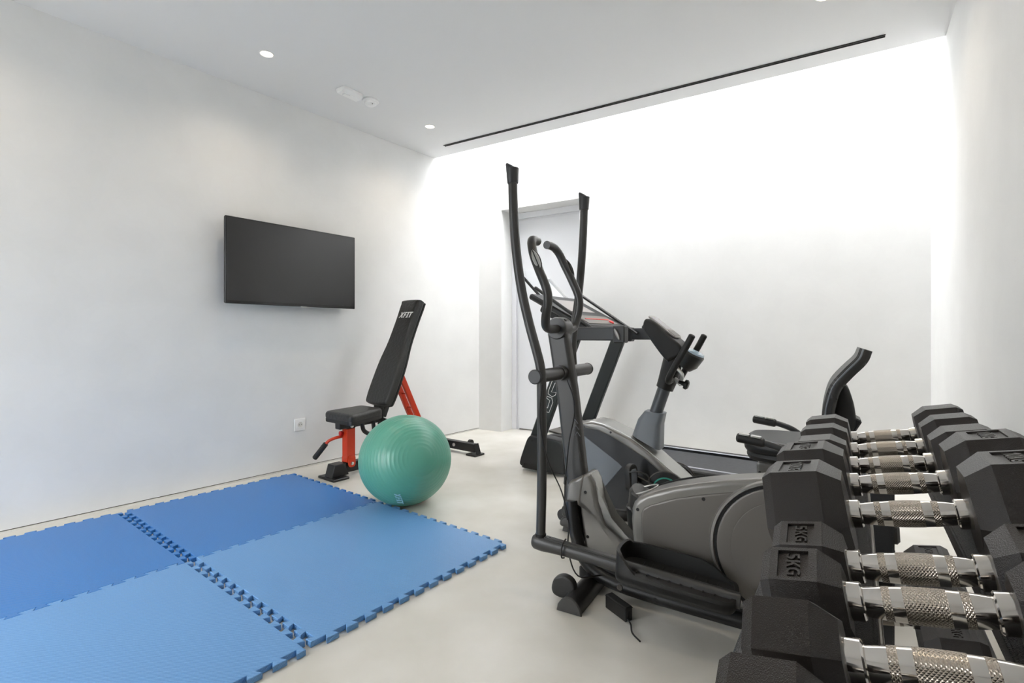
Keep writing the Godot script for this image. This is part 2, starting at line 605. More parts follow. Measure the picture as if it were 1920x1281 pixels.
func mats_and_ball() -> void:
	var tile := mesh(plan(puzzle_tile(), 0.0, 0.020, 0.0015), 30.0)
	var spots := [
		[-3.53, -1.905, "mat_blue", "blue puzzle mat tile against the left wall, nearest to the weight bench"],
		[-2.530, -1.905, "mat_light_blue", "light blue puzzle mat tile beside the green exercise ball"],
		[-3.528, -0.876, "mat_blue", "blue puzzle mat tile against the left wall, cut off by the picture's left edge"],
		[-2.528, -0.876, "mat_light_blue", "light blue puzzle mat tile in the lower left corner of the picture"]]
	for s in spots:
		var t := thing("puzzle_mat", s[3], "mat", Vector3(s[0], 0.0005, s[1]), 0.0, "blue interlocking floor mats")
		part(t, "tile", tile, s[2])
	# ball: rubber shell with moulded rings about its axis
	var b := thing("exercise_ball", "large sea-green exercise ball with moulded rings on the floor", "ball", Vector3(-2.41, 0.0, -2.02))
	var prof := []
	var n := 108
	for i in n + 1:
		var a := PI * i / n
		var r := 0.277 - (0.0024 if i % 3 == 0 and i > 8 and i < n - 8 else 0.0)
		prof.append(-cos(a) * r)
		prof.append(maxf(sin(a) * r, 0.0005))
	var ax := Vector3(0.80, 0.22, 0.30).normalized()
	var bs := Basis(ax, Vector3.UP.cross(ax).cross(ax).normalized() * -1.0, Vector3.ZERO)
	bs.z = bs.x.cross(bs.y)
	part(b, "shell", lathe(prof, 72), "ball", Transform3D(Basis().scaled(Vector3(1, 0.972, 1)) * bs, Vector3(0, 0.2692, 0)), 60.0)
	# lettering printed low on the side that faces the camera
	var dirc := Vector3(0.52, -0.66, 0.62).normalized()
	var upv := Vector3(0.35, 0.1, -0.35).normalized()
	var rt := upv.cross(dirc).normalized()
	upv = dirc.cross(rt)
	text(b, "lettering", "XFIT", 0.034, 0.002, "print_pale", Transform3D(Basis(rt, upv, dirc), Vector3(0, 0.2692, 0) + dirc * 0.2735), true, 0.2)

# ---------------------------------------------------------------- weight bench
func bench() -> void:
	var o := thing("weight_bench", "adjustable weight bench with black pads and red frame beside the left wall", "bench", Vector3(-3.235, 0, -2.60))
	# local z: + towards the seat end
	part(o, "main_beam", bar(Vector3(0, 0.062, 0.50), Vector3(0, 0.062, -0.56), 0.055, 0.07), "black_paint")
	var ff := part(o, "front_foot", xf(box(0.20, 0.018, 0.13, 0.004), at3(0, 0.009, 0.545)), "black_paint")
	part(ff, "foot_wedge", xf(extr(P2([-0.07, 0.0, 0.07, 0.0, 0.045, 0.085, -0.045, 0.085]), -0.045, 0.045, 0.004), Transform3D(Basis(Vector3.UP, PI / 2), Vector3(0, 0.018, 0.52))), "black_paint")
	var rb := part(o, "rear_crossbar", bar(Vector3(-0.36, 0.062, -0.60), Vector3(0.34, 0.062, -0.60), 0.055, 0.07), "black_paint")
	for s in [-1, 1]:
		part(rb, "foot_pad", xf(box(0.11, 0.016, 0.12, 0.003), at3(-0.01 + s * 0.335, 0.008, -0.60)), "black_paint")
		part(rb, "end_plate", bar(Vector3(-0.01 + s * 0.375, 0.016, -0.60), Vector3(-0.01 + s * 0.345, 0.10, -0.60), 0.056, 0.008, 0.002, Vector3.RIGHT), "black_paint")
		part(rb, "wheel", xf(lathe([-0.012, 0.0, -0.012, 0.030, 0.012, 0.030, 0.012, 0.0], 20), at3(-0.01 + s * 0.24, 0.085, -0.645)), "black_plastic")
	part(rb, "bolt", xf(lathe([0.0, 0.014, 0.008, 0.014, 0.011, 0.009, 0.011, 0.0], 16), Transform3D(about_z().inverse(), Vector3(0.10, 0.065, -0.5725))), "silver")
	# seat post
	var post := part(o, "seat_post", bar(Vector3(0.005, 0.10, 0.425), Vector3(0.005, 0.345, 0.425), 0.062, 0.072, 0.004, Vector3.BACK), "red_paint")
	part(post, "post_collar", bar(Vector3(0.005, 0.345, 0.425), Vector3(0.005, 0.395, 0.425), 0.066, 0.076, 0.004, Vector3.BACK), "black_paint")
	for s in [-1, 1]:
		part(post, "pivot_bolt", xf(lathe([0, 0.013, 0.008, 0.013, 0.011, 0.008, 0.011, 0.0], 16), Transform3D(Basis() if s > 0 else Basis(Vector3.UP, PI), Vector3(0.005 + s * 0.036, 0.365, 0.425))), "silver")
		part(post, "lug", xf(extr(rect(-0.03, -0.04, 0.03, 0.045, 0.022, 4), -0.004, 0.004, 0.001), Transform3D(Basis(Vector3.UP, PI / 2), Vector3(0.005 + s * 0.038, 0.105, 0.425))), "red_paint")
		part(post, "lug_bolt", xf(lathe([0, 0.012, 0.007, 0.012, 0.010, 0.007, 0.010, 0.0], 16), Transform3D(Basis() if s > 0 else Basis(Vector3.UP, PI), Vector3(0.005 + s * 0.042, 0.092, 0.425))), "silver")
	var lever := part(o, "adjusting_lever", tube(sm([Vector3(-0.02, 0.285, 0.455), Vector3(-0.03, 0.283, 0.50), Vector3(-0.06, 0.265, 0.54), Vector3(-0.085, 0.235, 0.56)], 5), 0.011, 12), "red_paint")
	part(lever, "grip", tube(line(Vector3(-0.083, 0.238, 0.558), Vector3(-0.155, 0.135, 0.60)), 0.019, 14, 1.0, Vector3.UP, true), "foam")
	part(o, "pull_knob", xf(lathe([0, 0.010, 0.012, 0.018, 0.026, 0.018, 0.030, 0.010, 0.030, 0], 16), Transform3D(about_z().inverse(), Vector3(-0.012, 0.312, 0.461))), "red_dark")
	# seat pad on its carrier
	part(o, "seat_carrier", bar(Vector3(0.005, 0.375, 0.52), Vector3(0.005, 0.385, 0.14), 0.06, 0.055), "black_paint")
	var tap := P2([-0.175, 0.50, 0.175, 0.50, 0.135, 0.185, -0.135, 0.185])
	var sp := PackedVector2Array()
	for i in 4:
		var p := tap[i]
		var a := tap[(i + 3) % 4]
		var b := tap[(i + 1) % 4]
		for k in 6:
			var u := k / 5.0
			var s0 := p + (a - p).normalized() * 0.05
			var s1 := p + (b - p).normalized() * 0.05
			sp.append(s0.lerp(p, u).lerp(p.lerp(s1, u), u))
	part(o, "seat_pad", plan(sp, 0.408, 0.475, 0.026, 4), "vinyl", Transform3D(Basis(Vector3.RIGHT, deg_to_rad(3)), Vector3(0, 0.018, 0)))
	part(o, "seat_board", plan(inset(sp, -0.0), 0.398, 0.428, 0.006, 2), "black_plastic", Transform3D(Basis(Vector3.RIGHT, deg_to_rad(3)), Vector3(0, 0.016, 0)))
	# back pad: waisted outline, tilted back
	var lean := atan2(0.36, 0.82)
	var bx := Transform3D(Basis(Vector3.RIGHT, -lean), Vector3(0.0, 0.487, 0.165))
	var outl := sm2([-0.10, 0.0, 0.10, 0.0, 0.138, 0.05, 0.142, 0.22, 0.135, 0.36, 0.112, 0.52, 0.108, 0.72, 0.112, 0.87, 0.09, 0.90, -0.09, 0.90, -0.112, 0.87, -0.108, 0.72, -0.112, 0.52, -0.135, 0.36, -0.142, 0.22, -0.138, 0.05], 4)
	var pad := part(o, "back_pad", extr(outl, -0.035, 0.035, 0.024, 4), "vinyl", bx)
	text(pad, "lettering", "XFIT", 0.050, 0.002, "print_white", at3(0.012, 0.755, 0.0355), true, 0.22)
	part(o, "back_board", extr(inset(outl, 0.004), -0.05, -0.03, 0.004), "black_plastic", bx)
	part(o, "back_rail", xf(box(0.05, 0.62, 0.05, 0.004), at3(0, 0.24, -0.075)), "black_paint", bx)
	part(o, "hinge_bracket", bar(Vector3(0.0, 0.37, 0.16), Vector3(0.0, 0.50, 0.15), 0.07, 0.05, 0.004, Vector3.BACK), "black_paint")
	part(o, "adjuster_arch", tube(sm([Vector3(0.03, 0.375, 0.33), Vector3(0.03, 0.31, 0.31), Vector3(0.03, 0.275, 0.24), Vector3(0.03, 0.29, 0.16), Vector3(0.03, 0.37, 0.12)], 6), 0.016, 10), "black_paint")
	part(o, "adjuster_post", bar(Vector3(0.03, 0.38, 0.23), Vector3(0.03, 0.29, 0.22), 0.03, 0.02), "black_paint")
	# ladder of red struts behind the back pad
	for s in [-1, 1]:
		part(o, "rear_strut", bar(Vector3(s * 0.045, 0.70, -0.03), Vector3(s * 0.045, 0.10, -0.33), 0.022, 0.05), "red_paint")
	for k in 4:
		var u := 0.25 + 0.2 * k
		part(o, "ladder_rung", tube(line(Vector3(-0.05, lerpf(0.70, 0.10, u), lerpf(-0.03, -0.33, u)), Vector3(0.05, lerpf(0.70, 0.10, u), lerpf(-0.03, -0.33, u))), 0.008, 10), "red_paint")
	part(o, "lower_beam", bar(Vector3(0, 0.36, 0.14), Vector3(0, 0.10, -0.40), 0.05, 0.06), "black_paint")

# ---------------------------------------------------------------- shared fittings of the machines
func foot_bar(o: Node3D, called: String, x: float, half: float, cap: String) -> MeshInstance3D:
	var prof := P2([-0.046, 0.004, 0.046, 0.004, 0.042, 0.024, 0.028, 0.044, 0.010, 0.056, -0.010, 0.056, -0.028, 0.044, -0.042, 0.024])
	var s := part(o, called, extr(prof, -half + 0.004, half - 0.004, 0.002), "black_paint", at3(x, 0, 0))
	for e in [-1, 1]:
		part(s, "end_cap", extr(inset(prof, -0.003), -0.006, 0.006, 0.003), cap, at3(0, 0, e * half))
	return s

# ---------------------------------------------------------------- treadmill
func treadmill() -> void:
	var o := thing("treadmill", "dark grey folding treadmill standing along the back wall", "treadmill", Vector3(-1.9, 0, -3.54), 2)
	part(o, "deck", xf(box(1.55, 0.07, 0.66, 0.006), at3(0.62, 0.105, 0)), "charcoal")
	part(o, "belt", xf(box(1.44, 0.012, 0.47, 0.004), at3(0.63, 0.143, 0)), "belt")
	for s in [-1, 1]:
		var r := part(o, "side_rail", xf(box(1.50, 0.03, 0.085, 0.008), at3(0.63, 0.148, s * 0.293)), "charcoal")
		part(r, "rail_strip", xf(box(1.46, 0.006, 0.022, 0.002), at3(0.63, 0.164, s * 0.257)), "rail_silver")
		part(o, "end_roller_cap", xf(box(0.09, 0.10, 0.10, 0.015), at3(1.40, 0.10, s * 0.30)), "black_plastic")
		var c := part(o, "front_cover", extr(sm2([-0.43, 0.03, -0.45, 0.06, -0.40, 0.20, -0.365, 0.262, -0.31, 0.272, -0.12, 0.262, -0.07, 0.22, -0.06, 0.05, -0.09, 0.02, -0.40, 0.015], 3), -0.06, 0.06, 0.014, 2), "charcoal", at3(0, 0, s * 0.40))
		for p in [[-0.33, 0.235], [-0.40, 0.05]]:
			part(c, "screw", xf(lathe([0.0, 0.008, 0.002, 0.008, 0.002, 0.0], 12), Transform3D(about_z().inverse() if s > 0 else about_z(), Vector3(p[0], p[1], s * 0.060))), "dark_hole")
		var u := part(o, "upright", bar(Vector3(-0.335, 0.21, s * 0.40), Vector3(-0.01, 1.02, s * 0.40), 0.045, 0.115, 0.008), "teal_dark")
		if s > 0:
			upright_print(u)
		var h := part(o, "handrail", xf(extr(rect(-0.05, 0.99, 0.39 if s > 0 else 0.34, 1.085, 0.012, 2), -0.03, 0.03, 0.008, 2), at3(0, 0, s * 0.40)), "grey_tube_dark")
		part(h, "rail_sleeve", xf(extr(rect(0.31 if s > 0 else 0.02, 0.975, 0.395 if s > 0 else 0.11, 1.092, 0.012, 2), -0.035, 0.035, 0.006), at3(0, 0, s * 0.40)), "charcoal")
		if s > 0:
			part(h, "lever", xf(lathe([0, 0.016, 0.012, 0.016, 0.014, 0.012, 0.014, 0], 20), Transform3D(Basis(Vector3.BACK, 0.45) * Basis.from_scale(Vector3(0.7, 2.6, 1)) * about_z().inverse(), Vector3(0.345, 1.035, 0.437))), "shroud")
	var hood := part(o, "motor_hood", extr(sm2([-0.42, 0.06, -0.40, 0.19, -0.30, 0.255, -0.15, 0.275, -0.02, 0.235, 0.08, 0.165, 0.08, 0.07, -0.2, 0.045], 4), -0.34, 0.34, 0.02, 3), "charcoal")
	part(hood, "hood_trim", xf(box(0.22, 0.012, 0.56, 0.004), Transform3D(Basis(Vector3.BACK, -0.12), Vector3(-0.19, 0.274, 0))), "panel_grey")
	part(o, "cross_tube", tube(line(Vector3(-0.02, 1.03, -0.40), Vector3(-0.02, 1.03, 0.40)), 0.028, 14), "grey_tube_dark")
	# console: tilted board with display, keys and a clear reading ledge
	var tilt := atan2(0.24, 0.46)
	var cx := Transform3D(Basis(Vector3.BACK, -tilt), Vector3(-0.18, 1.205, 0))
	var con := part(o, "console", xf(box(0.56, 0.045, 0.72, 0.012), Transform3D()), "charcoal", cx)
	part(con, "display", xf(box(0.22, 0.004, 0.40, 0.001), at3(-0.08, 0.024, 0)), "screen_grey")
	part(con, "key_panel", xf(box(0.14, 0.004, 0.52, 0.001), at3(0.17, 0.024, 0)), "panel_grey")
	part(con, "red_stripe", xf(box(0.012, 0.003, 0.40, 0.001), at3(0.165, 0.0275, 0)), "red_print")
	part(con, "stop_key", xf(lathe([0, 0.022, 0.010, 0.022, 0.014, 0.014, 0.014, 0], 18), Transform3D(about_y(), Vector3(0.215, 0.024, -0.16))), "red_print")
	for s in [-1, 1]:
		part(con, "side_bar", xf(box(0.66, 0.022, 0.026, 0.006), Transform3D(Basis(Vector3.BACK, -0.10), Vector3(0.06, 0.045, s * 0.345))), "black_plastic")
		part(con, "holder", xf(extr(rect(-0.15, -0.06, 0.02, 0.012, 0.02, 3), -0.05, 0.05, 0.01, 2), at3(-0.02, -0.02, s * 0.26)), "black_plastic")
	var lx := Transform3D(Basis(Vector3.BACK, -0.78), Vector3(-0.43, 1.36, 0))
	var rest := part(o, "reading_ledge", xf(box(0.06, 0.02, 0.50, 0.004), at3(0.06, -0.01, 0)), "black_plastic", lx)
	part(rest, "clear_panel", xf(box(0.34, 0.005, 0.42, 0.001), at3(-0.14, 0.01, 0)), "pane")
	part(rest, "support_arm", xf(box(0.30, 0.02, 0.02, 0.004), at3(-0.09, -0.006, 0.215)), "black_plastic")
	part(rest, "support_arm", xf(box(0.30, 0.02, 0.02, 0.004), at3(-0.09, -0.006, -0.215)), "black_plastic")

func upright_print(u: MeshInstance3D) -> void:
	# outlined letters running up the upright, as thin raised strokes
	var dir := Vector3(0.325, 0.81, 0).normalized()
	var rt := Vector3(dir.y, -dir.x, 0)
	var base := Vector3(-0.335, 0.21, 0.4235)
	var shapes := [
		[[-0.02, 0.21], [0.012, 0.205], [0.015, 0.235], [-0.018, 0.24]],
		[[-0.03, 0.29], [-0.005, 0.265], [0.03, 0.275], [0.032, 0.36], [0.012, 0.385], [-0.028, 0.38], [-0.03, 0.365], [0.004, 0.36], [0.006, 0.30], [-0.026, 0.30]],
		[[0.032, 0.42], [0.012, 0.395], [-0.028, 0.40], [-0.034, 0.42], [-0.032, 0.50], [-0.015, 0.525], [0.03, 0.52], [0.03, 0.50], [-0.004, 0.50], [-0.008, 0.425], [0.03, 0.44]],
		[[-0.03, 0.56], [0.03, 0.55], [0.03, 0.57], [0.012, 0.58], [0.014, 0.62], [0.032, 0.63], [0.032, 0.65], [-0.03, 0.60]]]
	for s in shapes:
		var pts := PackedVector3Array()
		for p in s:
			pts.append(base + rt * p[0] + dir * p[1])
		pts.append(pts[0])
		part(u, "letter_outline", tube(pts, 0.0022, 6), "print_white")

# ---------------------------------------------------------------- recumbent bike
func bike() -> void:
	var o := thing("recumbent_bike", "grey and black recumbent exercise bike between elliptical and treadmill", "exercise bike", Vector3(-1.0, 0, -2.55), 6)
	var outer := [-0.415, 0.545, -0.36, 0.556, -0.30, 0.548, -0.267, 0.538, -0.15, 0.492, -0.052, 0.432, 0.029, 0.369, 0.09, 0.325, 0.15, 0.275, 0.21, 0.22]
	var core := sm2([-0.475, 0.50, -0.45, 0.528, -0.40, 0.532, -0.30, 0.527, -0.2, 0.495, -0.1, 0.445, 0.0, 0.375, 0.1, 0.30, 0.2, 0.21, 0.26, 0.15, 0.26, 0.085, 0.1, 0.06, -0.2, 0.055, -0.38, 0.07, -0.445, 0.16, -0.475, 0.35], 3)
	var body := part(o, "body_shell", extr(core, -0.085, 0.085, 0.014, 3), "charcoal")
	part(body, "front_cap", extr(P2([-0.474, 0.515, -0.455, 0.538, -0.40, 0.545, -0.33, 0.54, -0.33, 0.52, -0.44, 0.515]), -0.07, 0.07, 0.008, 2), "panel_grey")
	var band := P2(outer + [0.20, 0.19, 0.10, 0.265, 0.011, 0.336, -0.062, 0.390, -0.175, 0.452, -0.25, 0.488, -0.324, 0.512, -0.40, 0.522])
	part(body, "arch_cover", extr(band, -0.085, 0.096, 0.012, 3), "shroud")
	part(body, "arch_top", extr(P2([-0.405, 0.546, -0.36, 0.561, -0.30, 0.553, -0.267, 0.543, -0.15, 0.497, -0.052, 0.437, 0.029, 0.374, 0.09, 0.330, 0.15, 0.280, 0.20, 0.234, 0.195, 0.226, 0.145, 0.27, 0.025, 0.362, -0.055, 0.425, -0.153, 0.485, -0.27, 0.531, -0.36, 0.548]), -0.076, 0.082, 0.004, 2), "shroud_light")
	part(body, "side_inlay", extr(P2([-0.445, 0.475, -0.40, 0.472, -0.21, 0.352, -0.19, 0.335, -0.325, 0.165, -0.385, 0.12, -0.42, 0.16, -0.45, 0.33]), -0.0885, 0.0885, 0.002), "slate")
	part(body, "lower_trim", extr(P2([-0.30, 0.05, -0.31, 0.085, -0.05, 0.13, 0.20, 0.14, 0.24, 0.10, 0.1, 0.055]), -0.095, 0.095, 0.006), "panel_grey")
	for p in [[-0.25, 0.512, 0.0955], [-0.235, 0.075, 0.0945]]:
		part(body, "screw", xf(lathe([0, 0.006, 0.0015, 0.006, 0.0015, 0], 12), Transform3D(about_z().inverse(), Vector3(p[0], p[1], p[2]))), "dark_hole")
	# crank disc with teal ring
	for s in [-1, 1]:
		var tx := Transform3D(about_z().inverse() if s > 0 else about_z(), Vector3(0.045, 0.247, s * 0.10))
		var disc := part(o, "crank_disc", lathe([-0.02, 0.098, 0.004, 0.098, 0.008, 0.092, 0.008, 0.0], 36), "black_plastic", tx)
		part(disc, "teal_ring", lathe([0.006, 0.072, 0.0105, 0.072, 0.0105, 0.065, 0.006, 0.065], 36, true), "teal")
		part(disc, "rim_ring", lathe([0.004, 0.104, 0.006, 0.104, 0.006, 0.099, 0.004, 0.099], 36, true), "panel_grey")
		part(disc, "hub_cap", lathe([0.008, 0.022, 0.012, 0.020, 0.012, 0.0], 20), "teal")
		var d := -1.0 if s > 0 else 1.0
		var cr := part(o, "crank_arm", bar(Vector3(0.045, 0.247, s * 0.125), Vector3(0.045 + d * 0.150, 0.247 - d * 0.060, s * 0.135), 0.018, 0.028), "black_paint")
		var pc := Vector3(0.045 + d * 0.150, 0.247 - d * 0.065, s * 0.190)
		var pe := part(cr, "pedal", extr(sm2([-0.03, -0.05, 0.03, -0.05, 0.038, 0.0, 0.034, 0.055, 0.0, 0.075, -0.034, 0.055, -0.038, 0.0], 4), -0.016, 0.016, 0.007, 2), "black_plastic", Transform3D(Basis(Vector3.BACK, 0.06) * Basis(Vector3.UP, PI / 2 - 0.25), pc))
		part(pe, "tread_pad", extr(rect(-0.024, -0.04, 0.024, 0.05, 0.012, 3), -0.0185, 0.0185, 0.003), "slate")
		part(pe, "strap", tube(sm([Vector3(-0.034, 0.04, 0.012), Vector3(-0.02, 0.045, 0.06), Vector3(0.0, 0.025, 0.095), Vector3(0.015, -0.02, 0.085), Vector3(0.034, -0.04, 0.012)], 6), 0.004, 6), "grey_tube")
	# console mast
	var b0 := PackedVector3Array()
	var b1 := PackedVector3Array()
	var b2 := PackedVector3Array()
	for p in rect(-1, -1, 1, 1, 0.45, 4):
		b0.append(Vector3(-0.078 + p.x * 0.072, 0.470 - p.x * 0.034, p.y * 0.066))
		b1.append(Vector3(-0.062 + p.x * 0.060, 0.575 - p.x * 0.012, p.y * 0.056))
		b2.append(Vector3(-0.038 + p.x * 0.050, 0.628 - p.x * 0.004, p.y * 0.045))
	part(o, "mast_boot", loft([b0, b1, b2]), "slate", Transform3D(), 30)
	part(o, "mast_tube", tube(line(Vector3(-0.045, 0.60, 0), Vector3(0.022, 0.80, 0)), 0.033, 20), "mast_grey")
	part(o, "mast_sleeve", tube(PackedVector3Array([Vector3(0.008, 0.752, 0), Vector3(0.022, 0.79, 0), Vector3(0.042, 0.86, 0), Vector3(0.055, 0.93, 0)]), [0.044, 0.047, 0.050, 0.046], 20), "black_plastic")
	var cn := part(o, "console", extr(sm2([-0.079, 1.098, -0.062, 1.113, -0.02, 1.095, 0.06, 1.022, 0.11, 0.975, 0.105, 0.93, 0.06, 0.905, 0.03, 0.905, -0.066, 1.035, -0.08, 1.07], 3), -0.085, 0.085, 0.014, 3), "black_plastic")
	var sl := atan2(1.113 - 0.985, 0.16)
	var dx := Transform3D(Basis(Vector3.BACK, -sl), Vector3(0.012, 1.068, 0))
	part(cn, "bezel", xf(extr(rect(-0.095, -0.072, 0.085, 0.072, 0.03, 4), -0.004, 0.003, 0.001), Transform3D(Basis(Vector3.RIGHT, PI / 2), Vector3.ZERO)), "screen_grey", dx)
	part(cn, "display", xf(extr(rect(-0.08, -0.052, 0.02, 0.052, 0.008, 2), -0.006, 0.0, 0.001), Transform3D(Basis(Vector3.RIGHT, PI / 2), Vector3.ZERO)), "screen_pale", dx)
	part(cn, "key_panel", xf(extr(rect(0.028, -0.05, 0.078, 0.05, 0.01, 2), -0.006, 0.0, 0.001), Transform3D(Basis(Vector3.RIGHT, PI / 2), Vector3.ZERO)), "panel_grey", dx)
	part(cn, "rear_latch", bar(Vector3(-0.078, 1.085, 0), Vector3(-0.095, 1.06, 0), 0.06, 0.03), "black_plastic")
	var tray := part(o, "bottle_tray", tube(PackedVector3Array([Vector3(0.108, 0.865, 0), Vector3(0.125, 0.885, 0), Vector3(0.150, 0.932, 0), Vector3(0.155, 0.94, 0)]), [0.035, 0.050, 0.058, 0.054], 24, 1.25), "grey_tube")
	part(tray, "film", tube(PackedVector3Array([Vector3(0.1545, 0.939, 0), Vector3(0.158, 0.946, 0)]), [0.053, 0.050], 24, 1.25), "film_blue")
	for s in [-1, 1]:
		part(o, "handlebar", tube(sm([Vector3(0.05, 0.80, s * 0.03), Vector3(0.058, 0.80, s * 0.11), Vector3(0.07, 0.825, s * 0.138), Vector3(0.10, 0.885, s * 0.14), Vector3(0.150, 0.975, s * 0.14), Vector3(0.176, 1.025, s * 0.14)], 5), 0.0165, 14, 1.0, Vector3.UP, true), "black_plastic")
	var kn := part(o, "adjusting_knob", xf(lathe([0, 0.012, 0.03, 0.012, 0.03, 0.024, 0.042, 0.026, 0.05, 0.018, 0.05, 0], 18), Transform3D(Basis(Vector3.BACK, -0.3), Vector3(0.085, 0.79, 0.02))), "black_paint")
	part(kn, "knob_stem", bar(Vector3(0.05, 0.82, 0.02), Vector3(0.10, 0.775, 0.02), 0.02, 0.02), "silver")
	part(o, "cup_hook", tube(sm([Vector3(0.08, 0.86, 0.03), Vector3(0.105, 0.83, 0.035), Vector3(0.10, 0.80, 0.035)], 5), 0.009, 8), "silver")
	# frame, seat rail and feet
	part(o, "seat_beam", bar(Vector3(0.15, 0.16, 0), Vector3(0.98, 0.20, 0), 0.06, 0.08, 0.01), "grey_tube")
	part(o, "rear_leg", bar(Vector3(0.92, 0.19, 0), Vector3(0.95, 0.05, 0), 0.06, 0.06), "grey_tube")
	var f := foot_bar(o, "front_foot_bar", -0.405, 0.255, "grey_tube")
	for e in [-1, 1]:
		part(f, "foot_boot", xf(extr(sm2([-0.05, 0.02, -0.046, 0.055, 0.0, 0.078, 0.046, 0.055, 0.05, 0.02, 0.0, 0.012], 4), -0.045, 0.045, 0.015, 3), at3(0, 0.018, e * 0.245)), "grey_tube")
		part(f, "levelling_foot", xf(lathe([0.0, 0.024, 0.014, 0.026, 0.032, 0.020], 16), Transform3D(about_y(), Vector3(0, 0.0, e * 0.245))), "black_plastic")
		part(f, "transport_wheel", xf(lathe([-0.012, 0.0, -0.012, 0.033, 0.012, 0.033, 0.012, 0.0], 20), Transform3D(about_z(), Vector3(-0.062, 0.07, e * 0.215))), "black_plastic")
	foot_bar(o, "rear_foot_bar", 0.95, 0.24, "grey_tube")
	# seat
	part(o, "seat_post", bar(Vector3(0.60, 0.20, 0), Vector3(0.60, 0.47, 0), 0.09, 0.12, 0.01, Vector3.BACK), "black_paint")
	part(o, "seat_pad", plan(sm2([0.40, -0.10, 0.40, 0.10, 0.46, 0.17, 0.60, 0.195, 0.73, 0.18, 0.76, 0.10, 0.76, -0.10, 0.73, -0.18, 0.60, -0.195, 0.46, -0.17], 4), 0.495, 0.560, 0.028, 4), "charcoal")
	part(o, "seat_shell", plan(sm2([0.41, -0.09, 0.41, 0.09, 0.47, 0.16, 0.60, 0.185, 0.73, 0.17, 0.75, 0.09, 0.75, -0.09, 0.73, -0.17, 0.60, -0.185, 0.47, -0.16], 4), 0.462, 0.505, 0.02, 2), "black_plastic")
	var blk := part(o, "slide_block", extr(rect(0.445, 0.372, 0.525, 0.437, 0.014, 3), -0.04, 0.04, 0.008, 2), "shroud")
	part(blk, "screw", xf(lathe([0, 0.006, 0.0015, 0.006, 0.0015, 0], 12), Transform3D(about_z().inverse(), Vector3(0.458, 0.39, 0.0392))), "dark_hole")
	part(o, "slide_arm", bar(Vector3(0.50, 0.405, 0), Vector3(0.60, 0.405, 0), 0.05, 0.05), "grey_tube")
	# backrest: S-shaped shell
	var mid := sm([Vector3(0.862, 0.968, 0), Vector3(0.845, 0.925, 0), Vector3(0.80, 0.872, 0), Vector3(0.758, 0.815, 0), Vector3(0.738, 0.75, 0), Vector3(0.728, 0.68, 0), Vector3(0.730, 0.61, 0)], 4)
	var hw := []
	for i in mid.size():
		var u := float(i) / (mid.size() - 1)
		hw.append(0.135 + 0.055 * sin(clampf(u * 1.6, 0, 1) * PI / 2) - 0.05 * clampf((u - 0.8) / 0.2, 0, 1))
	var back := swept_slab(mid, hw, 0.020, 0.0)
	var bk := part(o, "backrest_shell", back, "black_plastic", Transform3D(), 45)
	part(bk, "backrest_mesh", swept_slab(mid, hw.map(func(w): return w - 0.014), 0.008, -0.016), "charcoal", Transform3D(), 45)
	part(bk, "backrest_edging", swept_slab(mid, hw.map(func(w): return w + 0.002), 0.0035, -0.012), "slate", Transform3D(), 45)
	part(bk, "lumbar_rib", extr(sm2([0.765, 0.80, 0.795, 0.812, 0.815, 0.76, 0.826, 0.70, 0.828, 0.64, 0.80, 0.60, 0.765, 0.62, 0.745, 0.72], 4), -0.07, 0.07, 0.02, 3), "black_plastic")
	part(o, "seat_bracket", bar(Vector3(0.838, 0.672, 0), Vector3(0.79, 0.58, 0), 0.12, 0.03, 0.006, Vector3.RIGHT), "black_paint")
	part(o, "bracket_arm", bar(Vector3(0.80, 0.60, 0), Vector3(0.66, 0.46, 0), 0.08, 0.03, 0.006, Vector3.RIGHT), "black_paint")
	for s in [-1, 1]:
		var h := part(o, "seat_handle", tube(sm([Vector3(0.66, 0.45, s * 0.12), Vector3(0.68, 0.46, s * 0.24), Vector3(0.645, 0.495, s * 0.28), Vector3(0.58, 0.548, s * 0.28), Vector3(0.515, 0.572, s * 0.28), Vector3(0.48, 0.577, s * 0.28)], 5), 0.014, 12), "grey_tube_dark")
		var g := part(h, "grip", tube(PackedVector3Array([Vector3(0.495, 0.575, s * 0.28), Vector3(0.40, 0.587, s * 0.28)]), 0.0205, 16, 1.0, Vector3.UP, true), "black_plastic")
		for k in 2:
			part(g, "pulse_plate", xf(extr(rect(-0.020, -0.013, 0.020, 0.013, 0.004, 2), -0.006, 0.002, 0.001), Transform3D(Basis(Vector3.BACK, -0.126) * Basis(Vector3.RIGHT, -PI / 2), Vector3(0.424 + k * 0.046, 0.6065 - k * 0.0058, s * 0.28 + 0.006))), "silver")

# a slab that follows a line in x,y; hw: half width at each point; th: half thickness; off: shift along the slab's normal
func swept_slab(mid: PackedVector3Array, hw: Array, th: float, off: float) -> PackedVector3Array:
	var rings := []
	for i in mid.size():
		var d := (mid[mini(i + 1, mid.size() - 1)] - mid[maxi(i - 1, 0)]).normalized()
		var n := Vector3(-d.y, d.x, 0) * -1.0
		if n.x > 0:
			n = -n
		n = -n
		var c := mid[i] + n * off
		var g := PackedVector3Array()
		var w: float = hw[i]
		var b := minf(th * 0.9, 0.012)
		for p in [[-w, -th + b], [-w + b, -th], [w - b, -th], [w, -th + b], [w, th - b], [w - b, th], [-w + b, th], [-w, th - b]]:
			g.append(c + Vector3(0, 0, p[0]) + n * p[1])
		rings.append(g)
	return loft(rings)

